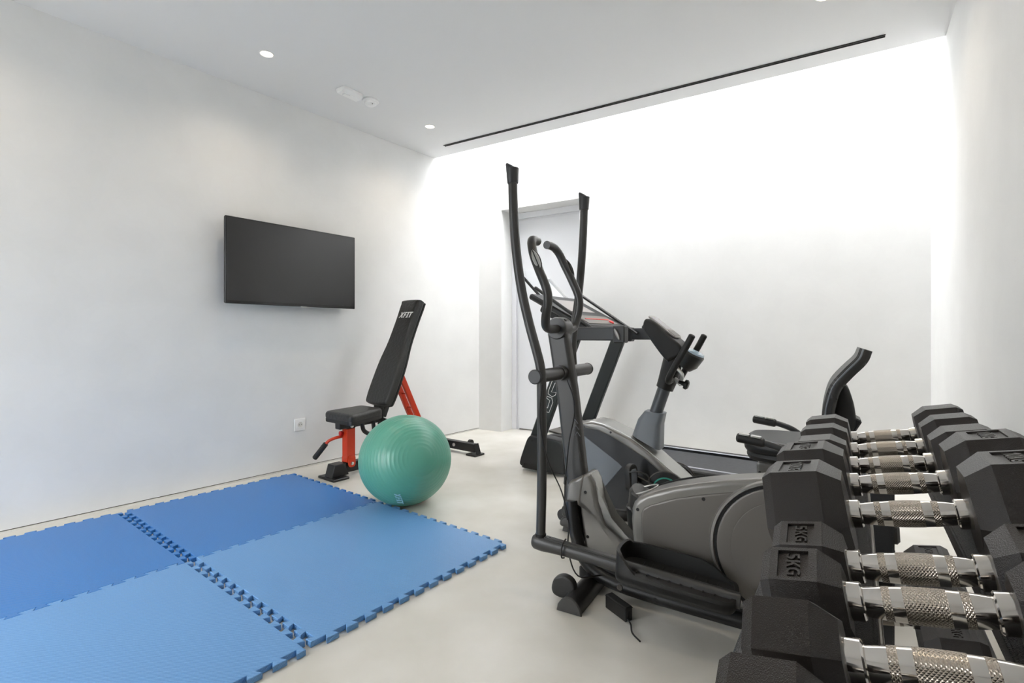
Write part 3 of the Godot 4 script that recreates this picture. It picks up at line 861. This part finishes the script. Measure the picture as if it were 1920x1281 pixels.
# ---------------------------------------------------------------- elliptical trainer
func elliptical() -> void:
	var o := thing("elliptical_trainer", "grey elliptical cross trainer with two tall swinging handles", "elliptical trainer", Vector3(-1.0, 0, -1.87), 8)
	# floor frame
	var fr := part(o, "floor_frame", tube(sm([Vector3(-0.108, 0.34, 0.05), Vector3(-0.086, 0.22, 0.06), Vector3(-0.055, 0.135, 0.065), Vector3(0.0, 0.082, 0.07), Vector3(0.09, 0.055, 0.075), Vector3(0.25, 0.043, 0.075), Vector3(0.55, 0.036, 0.075), Vector3(0.93, 0.036, 0.075)], 5), 0.027, 16), "black_paint")
	part(fr, "bolt", xf(lathe([0, 0.011, 0.004, 0.011, 0.004, 0.006, 0.001, 0.005, 0.001, 0], 16), Transform3D(about_z().inverse(), Vector3(0.115, 0.056, 0.101))), "steel_edge")
	part(fr, "hole", xf(lathe([0, 0.007, 0.002, 0.007, 0.002, 0], 12), Transform3D(about_z().inverse(), Vector3(0.25, 0.045, 0.1012))), "dark_hole")
	var fb := foot_bar(o, "front_stabilizer", -0.022, 0.272, "grey_tube")
	for e in [-1, 1]:
		var wh := part(fb, "wheel_guard", extr(sm2([-0.10, 0.0, -0.115, 0.03, -0.10, 0.075, -0.06, 0.095, -0.02, 0.085, 0.0, 0.055, -0.01, 0.02, -0.05, -0.005], 4), -0.018, 0.018, 0.008, 2), "black_plastic", Transform3D(Basis.from_scale(Vector3(0.85, 0.85, 1)), Vector3(-0.005, 0.018, e * 0.195)))
		part(wh, "wheel", xf(lathe([-0.012, 0.0, -0.012, 0.034, 0.012, 0.034, 0.012, 0.0], 20), Transform3D(about_z(), Vector3(-0.068, 0.022, e * -0.028))), "black_plastic")
	part(fb, "mounting_plate", xf(box(0.10, 0.05, 0.09, 0.006), at3(0.0, 0.055, 0.015)), "black_paint")
	foot_bar(o, "rear_stabilizer", 0.86, 0.11, "grey_tube")
	part(o, "belly_pan", extr(P2([-0.03, 0.10, 0.0, 0.145, 0.20, 0.155, 0.55, 0.10, 0.80, 0.09, 0.80, 0.055, 0.10, 0.06]), -0.07, 0.07, 0.01, 2), "black_plastic")
	# mast
	var sec := rect(-0.046, -0.027, 0.046, 0.027, 0.018, 4)
	var rings := []
	for p in [Vector2(-0.19, 1.04), Vector2(-0.146, 0.78), Vector2(-0.110, 0.487), Vector2(-0.07, 0.17)]:
		var g := PackedVector3Array()
		for s in sec:
			g.append(Vector3(p.x + s.x, p.y + s.x * 0.13, s.y))
		rings.append(g)
	var mast := part(o, "mast", loft(rings), "grey_tube", Transform3D(), 30)
	for k in 3:
		var c := Vector3(-0.103 + k * 0.005, 0.668 - k * 0.026, 0.0275)
		for s in [-1, 1]:
			part(mast, "chevron", bar(c + Vector3(0, 0.008, 0), c + Vector3(s * 0.012 + 0.002, -0.010, 0), 0.0012, 0.004, 0.0002, Vector3.BACK), "slate")
	var sh := part(o, "mast_shroud", extr(P2([-0.132, 0.335, -0.128, 0.40, -0.115, 0.42, -0.045, 0.458, -0.028, 0.456, -0.012, 0.43, 0.003, 0.35, 0.034, 0.262, 0.088, 0.206, 0.15, 0.178, 0.20, 0.165, 0.20, 0.15, 0.07, 0.142, 0.0, 0.142, -0.048, 0.15, -0.07, 0.328]), -0.055, 0.055, 0.014, 3), "shroud")
	part(sh, "rear_spine", extr(P2([-0.040, 0.458, -0.026, 0.461, -0.007, 0.43, 0.008, 0.35, 0.039, 0.264, 0.092, 0.210, 0.152, 0.182, 0.20, 0.170, 0.20, 0.155, 0.147, 0.168, 0.083, 0.198, 0.028, 0.256, -0.003, 0.346, -0.018, 0.42]), -0.036, 0.036, 0.006, 2), "shroud_light")
	part(sh, "clamp_seam", extr(P2([-0.078, 0.328, -0.072, 0.328, -0.062, 0.40, -0.052, 0.45, -0.057, 0.452, -0.068, 0.40]), -0.0562, 0.0562), "groove")
	for p in [[-0.045, 0.385], [-0.035, 0.205]]:
		part(sh, "screw", xf(lathe([0, 0.0065, 0.0015, 0.0065, 0.0015, 0], 12), Transform3D(about_z().inverse(), Vector3(p[0], p[1], 0.0545))), "dark_hole")
	# drive housing
	var cc := Vector2(0.684, 0.305)
	var poly := [0.172, 0.10, 0.165, 0.20, 0.155, 0.32, 0.157, 0.36, 0.166, 0.388, 0.184, 0.410, 0.212, 0.426, 0.26, 0.449, 0.313, 0.470, 0.409, 0.499, 0.50, 0.521, 0.586, 0.538, 0.64, 0.546]
	for k in 17:
		var a := deg_to_rad(91 - k * 11.2)
		poly += [cc.x + cos(a) * 0.245, cc.y + sin(a) * 0.245]
	poly += [0.60, 0.078, 0.40, 0.082, 0.25, 0.085]
	var hp := P2(poly)
	var hs := part(o, "drive_housing", extr(hp, -0.02, 0.092, 0.018, 3), "shroud", Transform3D(), 32)
	for e in [-1, 1]:
		part(hs, "side_panel", extr(inset(hp, 0.040), 0.0, 0.010, 0.006, 2), "panel_grey", at3(0, 0, 0.087 if e > 0 else -0.026), 32)
		var dt := Transform3D(about_z().inverse() if e > 0 else about_z(), Vector3(cc.x, cc.y, 0.090 if e > 0 else -0.019))
		var dsc := part(hs, "crank_disc", lathe([0.0, 0.219, 0.014, 0.219, 0.018, 0.213, 0.018, 0.175, 0.0168, 0.173, 0.018, 0.171, 0.018, 0.0], 64), "panel_grey", dt)
		part(dsc, "disc_gap", lathe([0.0, 0.228, 0.0105, 0.228, 0.0105, 0.219, 0.0, 0.219], 64, true), "dark_hole")
		part(dsc, "disc_surround", lathe([0.0, 0.244, 0.008, 0.244, 0.015, 0.240, 0.016, 0.232, 0.010, 0.228, 0.0, 0.228], 64, true), "shroud")
		for p in [[0.420, 0.445], [0.182, 0.365]]:
			part(hs, "screw", xf(lathe([0, 0.0065, 0.0012, 0.0065, 0.0012, 0], 12), Transform3D(about_z().inverse() if e > 0 else about_z(), Vector3(p[0], p[1], (0.0965 if p[0] > 0.2 else 0.0915) if e > 0 else -0.0405))), "dark_hole")
	var bh := part(o, "bottle_holder", tube(PackedVector3Array([Vector3(0.168, 0.33, 0), Vector3(0.166, 0.36, 0), Vector3(0.176, 0.402, 0), Vector3(0.178, 0.405, 0)]), [0.035, 0.045, 0.052, 0.048], 24, 1.35, Vector3.BACK), "grey_tube")
	part(bh, "rim", tube(sm([Vector3(0.130, 0.402, 0), Vector3(0.150, 0.405, 0.05), Vector3(0.21, 0.428, 0.045), Vector3(0.235, 0.44, 0.0), Vector3(0.21, 0.428, -0.045), Vector3(0.150, 0.405, -0.05), Vector3(0.131, 0.402, -0.004)], 6), 0.0035, 8), "shroud_light")
	part(hs, "top_seam", extr(P2([0.20, 0.41, 0.26, 0.44, 0.313, 0.46, 0.409, 0.49, 0.409, 0.502, 0.313, 0.473, 0.26, 0.452, 0.20, 0.42]), -0.025, -0.019), "dark_hole")
	# pivot axle
	var ax := part(o, "pivot_axle", tube(line(Vector3(-0.165, 0.868, -0.268), Vector3(-0.165, 0.868, 0.268)), 0.027, 24), "grey_tube")
	for e in [-1, 1]:
		part(ax, "end_cap", xf(lathe([0, 0.0285, 0.006, 0.0285, 0.009, 0.025, 0.009, 0.0], 28), Transform3D(about_z().inverse() if e > 0 else about_z(), Vector3(-0.165, 0.868, e * 0.267))), "grey_tube_dark")
	part(ax, "collar", tube(line(Vector3(-0.165, 0.868, -0.06), Vector3(-0.165, 0.868, 0.06)), 0.032, 24), "grey_tube")
	# swinging arms
	arm(o, [Vector3(-0.276, 1.655, 0.25), Vector3(-0.272, 1.515, 0.25), Vector3(-0.260, 1.365, 0.25), Vector3(-0.235, 1.205, 0.25), Vector3(-0.200, 1.068, 0.25), Vector3(-0.171, 0.974, 0.25), Vector3(-0.152, 0.902, 0.25), Vector3(-0.147, 0.82, 0.25), Vector3(-0.146, 0.47, 0.25), Vector3(-0.152, 0.235, 0.25)])
	arm(o, [Vector3(-0.174, 1.645, -0.25), Vector3(-0.177, 1.532, -0.25), Vector3(-0.188, 1.355, -0.25), Vector3(-0.204, 1.203, -0.25), Vector3(-0.226, 1.050, -0.25), Vector3(-0.233, 0.948, -0.25), Vector3(-0.228, 0.863, -0.25), Vector3(-0.230, 0.743, -0.25), Vector3(-0.246, 0.408, -0.25), Vector3(-0.262, 0.19, -0.25)])
	# fixed handlebar with pulse plates
	var hub := part(o, "handlebar_clamp", xf(lathe([-0.040, 0.034, -0.040, 0.044, -0.03, 0.048, 0.03, 0.048, 0.040, 0.044, 0.040, 0.034], 28), Transform3D(about_z(), Vector3(-0.184, 1.058, 0))), "grey_tube")
	part(hub, "clamp_slot", xf(box(0.012, 0.004, 0.012, 0.001), Transform3D(Basis(Vector3.BACK, -0.7), Vector3(-0.149, 1.092, 0.022))), "dark_hole")
	for s in [-1, 1]:
		var hb := part(o, "fixed_handlebar", tube(sm([Vector3(-0.184, 1.056, s * 0.02), Vector3(-0.183, 1.054, s * 0.10), Vector3(-0.180, 1.066, s * 0.145), Vector3(-0.174, 1.10, s * 0.16), Vector3(-0.163, 1.155, s * 0.163), Vector3(-0.167, 1.21, s * 0.163), Vector3(-0.202, 1.29, s * 0.16), Vector3(-0.230, 1.35, s * 0.152), Vector3(-0.249, 1.40, s * 0.138), Vector3(-0.262, 1.428, s * 0.112), Vector3(-0.268, 1.435, s * 0.075), Vector3(-0.270, 1.434, s * 0.045)], 5), 0.0185, 16), "grey_tube")
		var px := Transform3D(Basis(Vector3.BACK, 0.42) * Basis(Vector3.UP, 0.35 if s > 0 else PI - 0.35), Vector3(-0.218, 1.335, s * 0.1545))
		part(hb, "plate_mount", extr(sm2([0.0, -0.052, 0.016, -0.025, 0.017, 0.018, 0.0, 0.052, -0.017, 0.018, -0.016, -0.025], 4), 0.008, 0.0185, 0.004, 2), "black_plastic", px)
		part(hb, "pulse_plate", extr(sm2([0.0, -0.045, 0.013, -0.022, 0.014, 0.016, 0.0, 0.045, -0.014, 0.016, -0.013, -0.022], 4), 0.012, 0.0205, 0.003), "silver", px)
		part(hb, "plate_divider", extr(rect(-0.002, -0.04, 0.002, 0.04), 0.012, 0.0213), "dark_hole", px)
	# pedal arms and foot plates
	pedal_arm(o, Vector3(-0.163, 0.228, 0.25), Vector3(0.60, 0.185, 0.25), 0.0)
	pedal_arm(o, Vector3(-0.262, 0.178, -0.25), Vector3(0.58, 0.26, -0.25), 0.0)
	# sensor cables hanging by the mast
	for c in [[Vector3(-0.135, 0.84, 0.272), Vector3(-0.14, 0.70, 0.278), Vector3(-0.115, 0.55, 0.26), Vector3(-0.085, 0.42, 0.20), Vector3(-0.06, 0.30, 0.19), Vector3(-0.04, 0.22, 0.24), Vector3(0.0, 0.13, 0.24), Vector3(0.04, 0.085, 0.10)],
		[Vector3(-0.13, 0.84, 0.045), Vector3(-0.10, 0.77, 0.05), Vector3(-0.095, 0.70, 0.05), Vector3(-0.115, 0.60, 0.055), Vector3(-0.125, 0.50, 0.06), Vector3(-0.12, 0.42, 0.09), Vector3(-0.085, 0.35, 0.17), Vector3(-0.065, 0.31, 0.19)]]:
		part(o, "cable", tube(sm(c, 6), 0.0028, 7), "black_paint")
	part(o, "cable_plug", bar(Vector3(-0.122, 0.45, 0.08), Vector3(-0.118, 0.415, 0.095), 0.012, 0.012), "black_paint")
	part(o, "cable_tie", tube(sm([Vector3(-0.045, 0.262, 0.25), Vector3(-0.047, 0.25, 0.279), Vector3(-0.05, 0.205, 0.279), Vector3(-0.052, 0.19, 0.25)], 4), 0.003, 6), "black_paint")

	# power adapter lying on the floor beside it
	var a := thing("power_adapter", "small black power adapter lying on the floor before the elliptical trainer", "adapter", Vector3(-0.838, 0, -1.706), -24.0)
	var bd := part(a, "case", xf(box(0.115, 0.052, 0.034, 0.003), at3(0, 0.0262, 0)), "black_paint")
	part(bd, "seam", xf(box(0.1155, 0.0015, 0.0345, 0.0), at3(0, 0.047, 0)), "dark_hole")
	part(bd, "inlet", xf(box(0.003, 0.022, 0.014, 0.001), at3(0.0575, 0.026, 0)), "dark_hole")
	part(bd, "lead", tube(sm([Vector3(0.057, 0.012, 0.008), Vector3(0.08, 0.005, 0.012), Vector3(0.12, 0.004, 0.04), Vector3(0.17, 0.004, 0.05)], 5), 0.003, 7), "black_paint")

func arm(o: Node3D, pts: Array) -> void:
	var a := part(o, "swing_arm", tube(sm(pts, 5), 0.0185, 16), "grey_tube")
	var p: Vector3 = pts[0]
	var d: Vector3 = (pts[0] - pts[1]).normalized()
	var q := PackedVector3Array()
	var rr := []
	for k in [[-0.022, 0.021], [-0.018, 0.0225], [0.03, 0.0255], [0.038, 0.026]]:
		q.append(p + d * k[0])
		rr.append(k[1])
	var tip := tube(q, rr, 18)
	# slanted mushroom tip
	var lo := PackedVector3Array()
	var hi := PackedVector3Array()
	var top := PackedVector3Array()
	for j in 18:
		var ang := TAU * j / 18
		var v := Vector3(cos(ang) * 0.0258, 0, sin(ang) * 0.0258)
		lo.append(p + d * 0.034 + v)
		hi.append(p + d * (0.046 - v.x * 0.50) + Vector3(v.x * 0.95 - 0.004, 0, v.z * 0.92))
		top.append(p + d * (0.056 - v.x * 0.36) + Vector3(v.x * 0.62 - 0.008, 0, v.z * 0.55))
	part(a, "end_cap", tip, "grey_tube_dark")
	part(a, "cap_top", loft([lo, hi, top]), "grey_tube_dark", Transform3D(), 50)

func pedal_arm(o: Node3D, p: Vector3, q: Vector3, _t: float) -> void:
	var z := p.z
	var s := signf(z)
	var d := (q - p).normalized()
	var n := Vector3(-d.y, d.x, 0)
	var arm_pts := PackedVector3Array()
	var rr := []
	for k in [[-0.02, 0.022], [-0.01, 0.029], [0.02, 0.031], [0.07, 0.027], [0.13, 0.025], [0.72, 0.025]]:
		arm_pts.append(p + d * k[0])
		rr.append(k[1])
	var a := part(o, "pedal_arm", tube(arm_pts, rr, 20, 0.85, Vector3.BACK), "grey_tube")
	part(a, "top_strip", bar(p + d * 0.03 + n * 0.026, p + d * 0.33 + n * 0.023, 0.026, 0.008, 0.003, n), "grey_tube")
	part(a, "socket", tube(line(p + Vector3(0.012, 0.024, 0), p + Vector3(0.012, 0.034, 0)), 0.021, 18), "dark_hole")
	for k in [0.05, 0.11]:
		part(a, "screw", xf(lathe([0, 0.004, 0.002, 0.004, 0.002, 0], 10), Transform3D(about_y(), p + d * k + n * 0.0285)), "dark_hole")
	# foot plate in its own axes: x along the arm, y up
	var bx := Transform3D(Basis(d, n, Vector3.BACK), p + d * 0.325 + Vector3(0, 0, -s * 0.02))
	var outline := sm2([-0.005, -0.045, -0.005, 0.045, 0.03, 0.078, 0.10, 0.085, 0.30, 0.082, 0.365, 0.07, 0.385, 0.03, 0.385, -0.03, 0.365, -0.07, 0.30, -0.082, 0.10, -0.085, 0.03, -0.078], 4)
	var plate := part(o, "foot_plate", plan(outline, -0.034, 0.006, 0.008, 2), "black_plastic", bx, 32)
	# raised rim: high at the toe and along the inner side
	var r0 := PackedVector3Array()
	var r1 := PackedVector3Array()
	var r2 := PackedVector3Array()
	var r3 := PackedVector3Array()
	var inn := inset(outline, 0.012)
	for i in outline.size():
		var v := outline[i]
		var w := inn[i]
		var inner := clampf(-v.y * s / 0.06, 0, 1)
		var toe := clampf((0.075 - v.x) / 0.07, 0, 1)
		var rise := 0.010 + 0.058 * maxf(toe, inner * clampf((0.36 - v.x) / 0.08, 0.12, 1.0) * 0.85)
		r0.append(Vector3(v.x, -0.02, v.y))
		r1.append(Vector3(v.x, rise, v.y))
		r2.append(Vector3(w.x, rise, w.y))
		r3.append(Vector3(w.x, -0.01, w.y))
	var t := loft([r0, r1, r2, r3, r0], false)
	part(plate, "rim", t, "black_plastic", Transform3D(), 32)
	for k in 8:
		part(plate, "tread_rib", xf(box(0.006, 0.004, 0.10, 0.001), at3(0.07 + k * 0.036, 0.0075, 0)), "black_plastic")

# ---------------------------------------------------------------- dumbbells and their rack
func hex_head(x0: float, x1: float, s: float, ci: float, co: float, inner_right: bool, panel: bool) -> PackedVector3Array:
	# x0..x1 along the axis; s across flats; ci, co: chamfers towards the handle and away from it; the top face carries a sunk panel
	var c0 := co if inner_right else ci
	var c1 := ci if inner_right else co
	var spec := [[x0, c0 * 0.62], [x0 + c0, 0.0], [x1 - c1, 0.0], [x1, c1 * 0.62]]
	var rings := []
	for k in spec:
		var g := PackedVector3Array()
		for i in 6:
			var a := PI / 2 + PI / 6 + i * PI / 3     # flat side up: corners at 120, 60 ...
			var r: float = (s / 2 - k[1]) / cos(PI / 6)
			g.append(Vector3(k[0], sin(a) * r, cos(a) * r))
		rings.append(g)
	var t := PackedVector3Array()
	for r in 3:
		var a: PackedVector3Array = rings[r]
		var b: PackedVector3Array = rings[r + 1]
		for i in 6:
			var j := (i + 1) % 6
			if panel and r == 1 and i == 5:
				continue
			quad(t, a[i], a[j], b[j], b[i])
	for e in 2:
		var g: PackedVector3Array = rings[0] if e == 0 else rings[3]
		for i in range(1, 5):
			t.append(g[0])
			if e == 0:
				t.append(g[i + 1]); t.append(g[i])
			else:
				t.append(g[i]); t.append(g[i + 1])
	if not panel:
		return t
	# top face with its sunk panel
	var e := s / 2 * tan(PI / 6)
	var xa := x0 + c0
	var xb := x1 - c1
	var px := (xb - xa) * 0.17
	var pz := e * 0.80
	var h := s / 2
	var o := [Vector3(xa, h, -e), Vector3(xb, h, -e), Vector3(xb, h, e), Vector3(xa, h, e)]
	var n := [Vector3(xa + px, h, -pz), Vector3(xb - px, h, -pz), Vector3(xb - px, h, pz), Vector3(xa + px, h, pz)]
	var f := []
	for v in n:
		f.append(v - Vector3(0, 0.003, 0))
	for i in 4:
		var j := (i + 1) % 4
		quad(t, o[j], o[i], n[i], n[j])
		quad(t, n[j], n[i], f[i], f[j])
	quad(t, f[3], f[2], f[1], f[0])
	return t

func make_dumbbell(s: float, hl: float, weight: String) -> Node3D:
	var d := Node3D.new()
	var gl := 0.128
	for e in [-1, 1]:
		var x0: float = gl / 2 if e > 0 else -gl / 2 - hl
		var hm := hex_head(x0, x0 + hl, s, hl * 0.27, hl * 0.13, e < 0, weight != "")
		var h := part(d, "head", hm, "rubber", Transform3D(), 10)
		if weight:
			var mx := x0 + hl / 2 + (-0.07 * hl if e < 0 else 0.07 * hl)
			var tx := Transform3D(Basis(Vector3.BACK, Vector3.RIGHT, Vector3.UP), Vector3(mx, s / 2 - 0.0022, 0))
			var size := s * 0.15 if weight.length() < 4 else s * 0.115
			text(h, "raised_lettering", weight, size, 0.003, "rubber", tx)
		part(d, "collar", lathe([e * gl / 2, 0.0185, e * (gl / 2 - 0.0125), 0.0185, e * (gl / 2 - 0.014), 0.017, e * (gl / 2 - 0.014), 0.0], 28), "chrome")
	var prof := []
	for i in 21:
		var u := i / 20.0 * 2 - 1
		prof += [u * (gl / 2 - 0.013), 0.0135 + 0.0032 * (1 - u * u)]
	var hd := part(d, "handle", lathe(prof, 32), "chrome", Transform3D(), 60)
	var kn := func(a: float, b: float) -> PackedVector3Array:
		var p := []
		for i in 7:
			var x := lerpf(a, b, i / 6.0)
			var u := x / (gl / 2 - 0.013)
			p += [x, 0.0138 + 0.0032 * (1 - u * u)]
		return lathe(p, 32)
	part(hd, "knurled_grip", kn.call(-0.017, 0.017), "knurl", Transform3D(), 60)
	part(hd, "knurled_band", kn.call(-0.034, -0.027), "knurl", Transform3D(), 60)
	part(hd, "knurled_band", kn.call(0.027, 0.034), "knurl", Transform3D(), 60)
	return d

func rack() -> void:
	var th := 3.9
	var o := Vector3(0.02, 0, -0.55)
	var B := Basis(Vector3.UP, deg_to_rad(th))
	var r := thing("dumbbell_rack", "black two-tier steel dumbbell rack along the right wall", "rack", o, th)
	var tilt := Basis(Vector3.BACK, deg_to_rad(11))
	for tier in [[0.7165, 0.0], [0.297, 0.0]]:
		var tx := Transform3D(tilt, Vector3(tier[1], tier[0], 0))
		for e in [-1, 1]:
			var x0 := -0.172 if e < 0 else 0.068
			var x1 := -0.040 if e < 0 else 0.20
			var tr := part(r, "tray_rail", xf(box(x1 - x0, 0.006, 1.74, 0.002), at3((x0 + x1) / 2, -0.0045, -0.45)), "rack_black", tx)
			part(tr, "rail_lip", xf(box(0.004, 0.035, 1.74, 0.001), at3(x1 if e < 0 else x0, -0.02, -0.45)), "rack_black")
			if e < 0:
				part(tr, "edge_strip", xf(box(0.004, 0.006, 1.74, 0.001), at3(x1 + 0.005, -0.006, -0.45)), "steel_edge")
	for z in [-1.275, 0.36]:
		var f := part(r, "end_frame", bar(Vector3(-0.005, 0.03, z), Vector3(-0.005, 0.72, z), 0.085, 0.045, 0.006, Vector3.BACK), "rack_black")
		part(f, "foot", bar(Vector3(-0.16, 0.025, z), Vector3(0.24, 0.025, z), 0.05, 0.045, 0.006), "rack_black")
		for tier in [0.690, 0.27]:
			part(f, "bracket", xf(box(0.37, 0.04, 0.03, 0.003), Transform3D(tilt, Vector3(0.01, tier, z))), "rack_black")
	var proto := {"s": make_dumbbell(0.085, 0.074, "5KG"), "m": make_dumbbell(0.120, 0.088, ""), "l": make_dumbbell(0.137, 0.096, "10KG")}
	# kind, world z of the middle, height of the axis, roll, label
	var list := [
		["m", -1.500, 0.785, 0.0, "farthest black rubber hex dumbbell on the top tier of the rack"],
		["m", -1.345, 0.785, 0.0, "second farthest black hex dumbbell on the top tier of the rack"],
		["m", -1.190, 0.785, 0.0, "third farthest black hex dumbbell on the top tier, before the larger ones"],
		["l", -1.012, 0.793, 0.0, "large black hex dumbbell with raised lettering, farther of the two largest on the top tier"],
		["l", -0.848, 0.793, 0.0, "large black hex dumbbell with raised lettering, nearer of the two largest on the top tier"],
		["s", -0.722, 0.768, 16.0, "small black hex dumbbell marked 5KG, the farther of two whose marks show"],
		["s", -0.628, 0.768, 20.0, "small black hex dumbbell marked 5KG, the nearer of two whose marks show"],
		["s", -0.515, 0.766, 153.0, "small black hex dumbbell without visible mark, second nearest on the top tier"],
		["s", -0.405, 0.766, 140.0, "nearest small black hex dumbbell at the bottom edge of the picture"],
		["l", -1.285, 0.372, 0.0, "nearest of the three large black hex dumbbells on the lower tier"],
		["l", -1.46, 0.372, 0.0, "middle one of the three large black hex dumbbells on the lower tier"],
		["l", -1.715, 0.372, 0.0, "farthest of the three large black hex dumbbells on the lower tier"]]
	for d in list:
		var n: Node3D = proto[d[0]].duplicate()
		n.name = numbered("dumbbell")
		add_child(n)
		var z: float = d[1]
		n.transform = Transform3D(B * tilt * Basis(Vector3.RIGHT, deg_to_rad(d[3])), Vector3(0.02 + (z + 0.55) * 0.068, d[2], z))
		n.set_meta("label", d[4])
		n.set_meta("category", "dumbbell")
		n.set_meta("group", "hex dumbbells on the rack")
	for k in proto:
		proto[k].free()
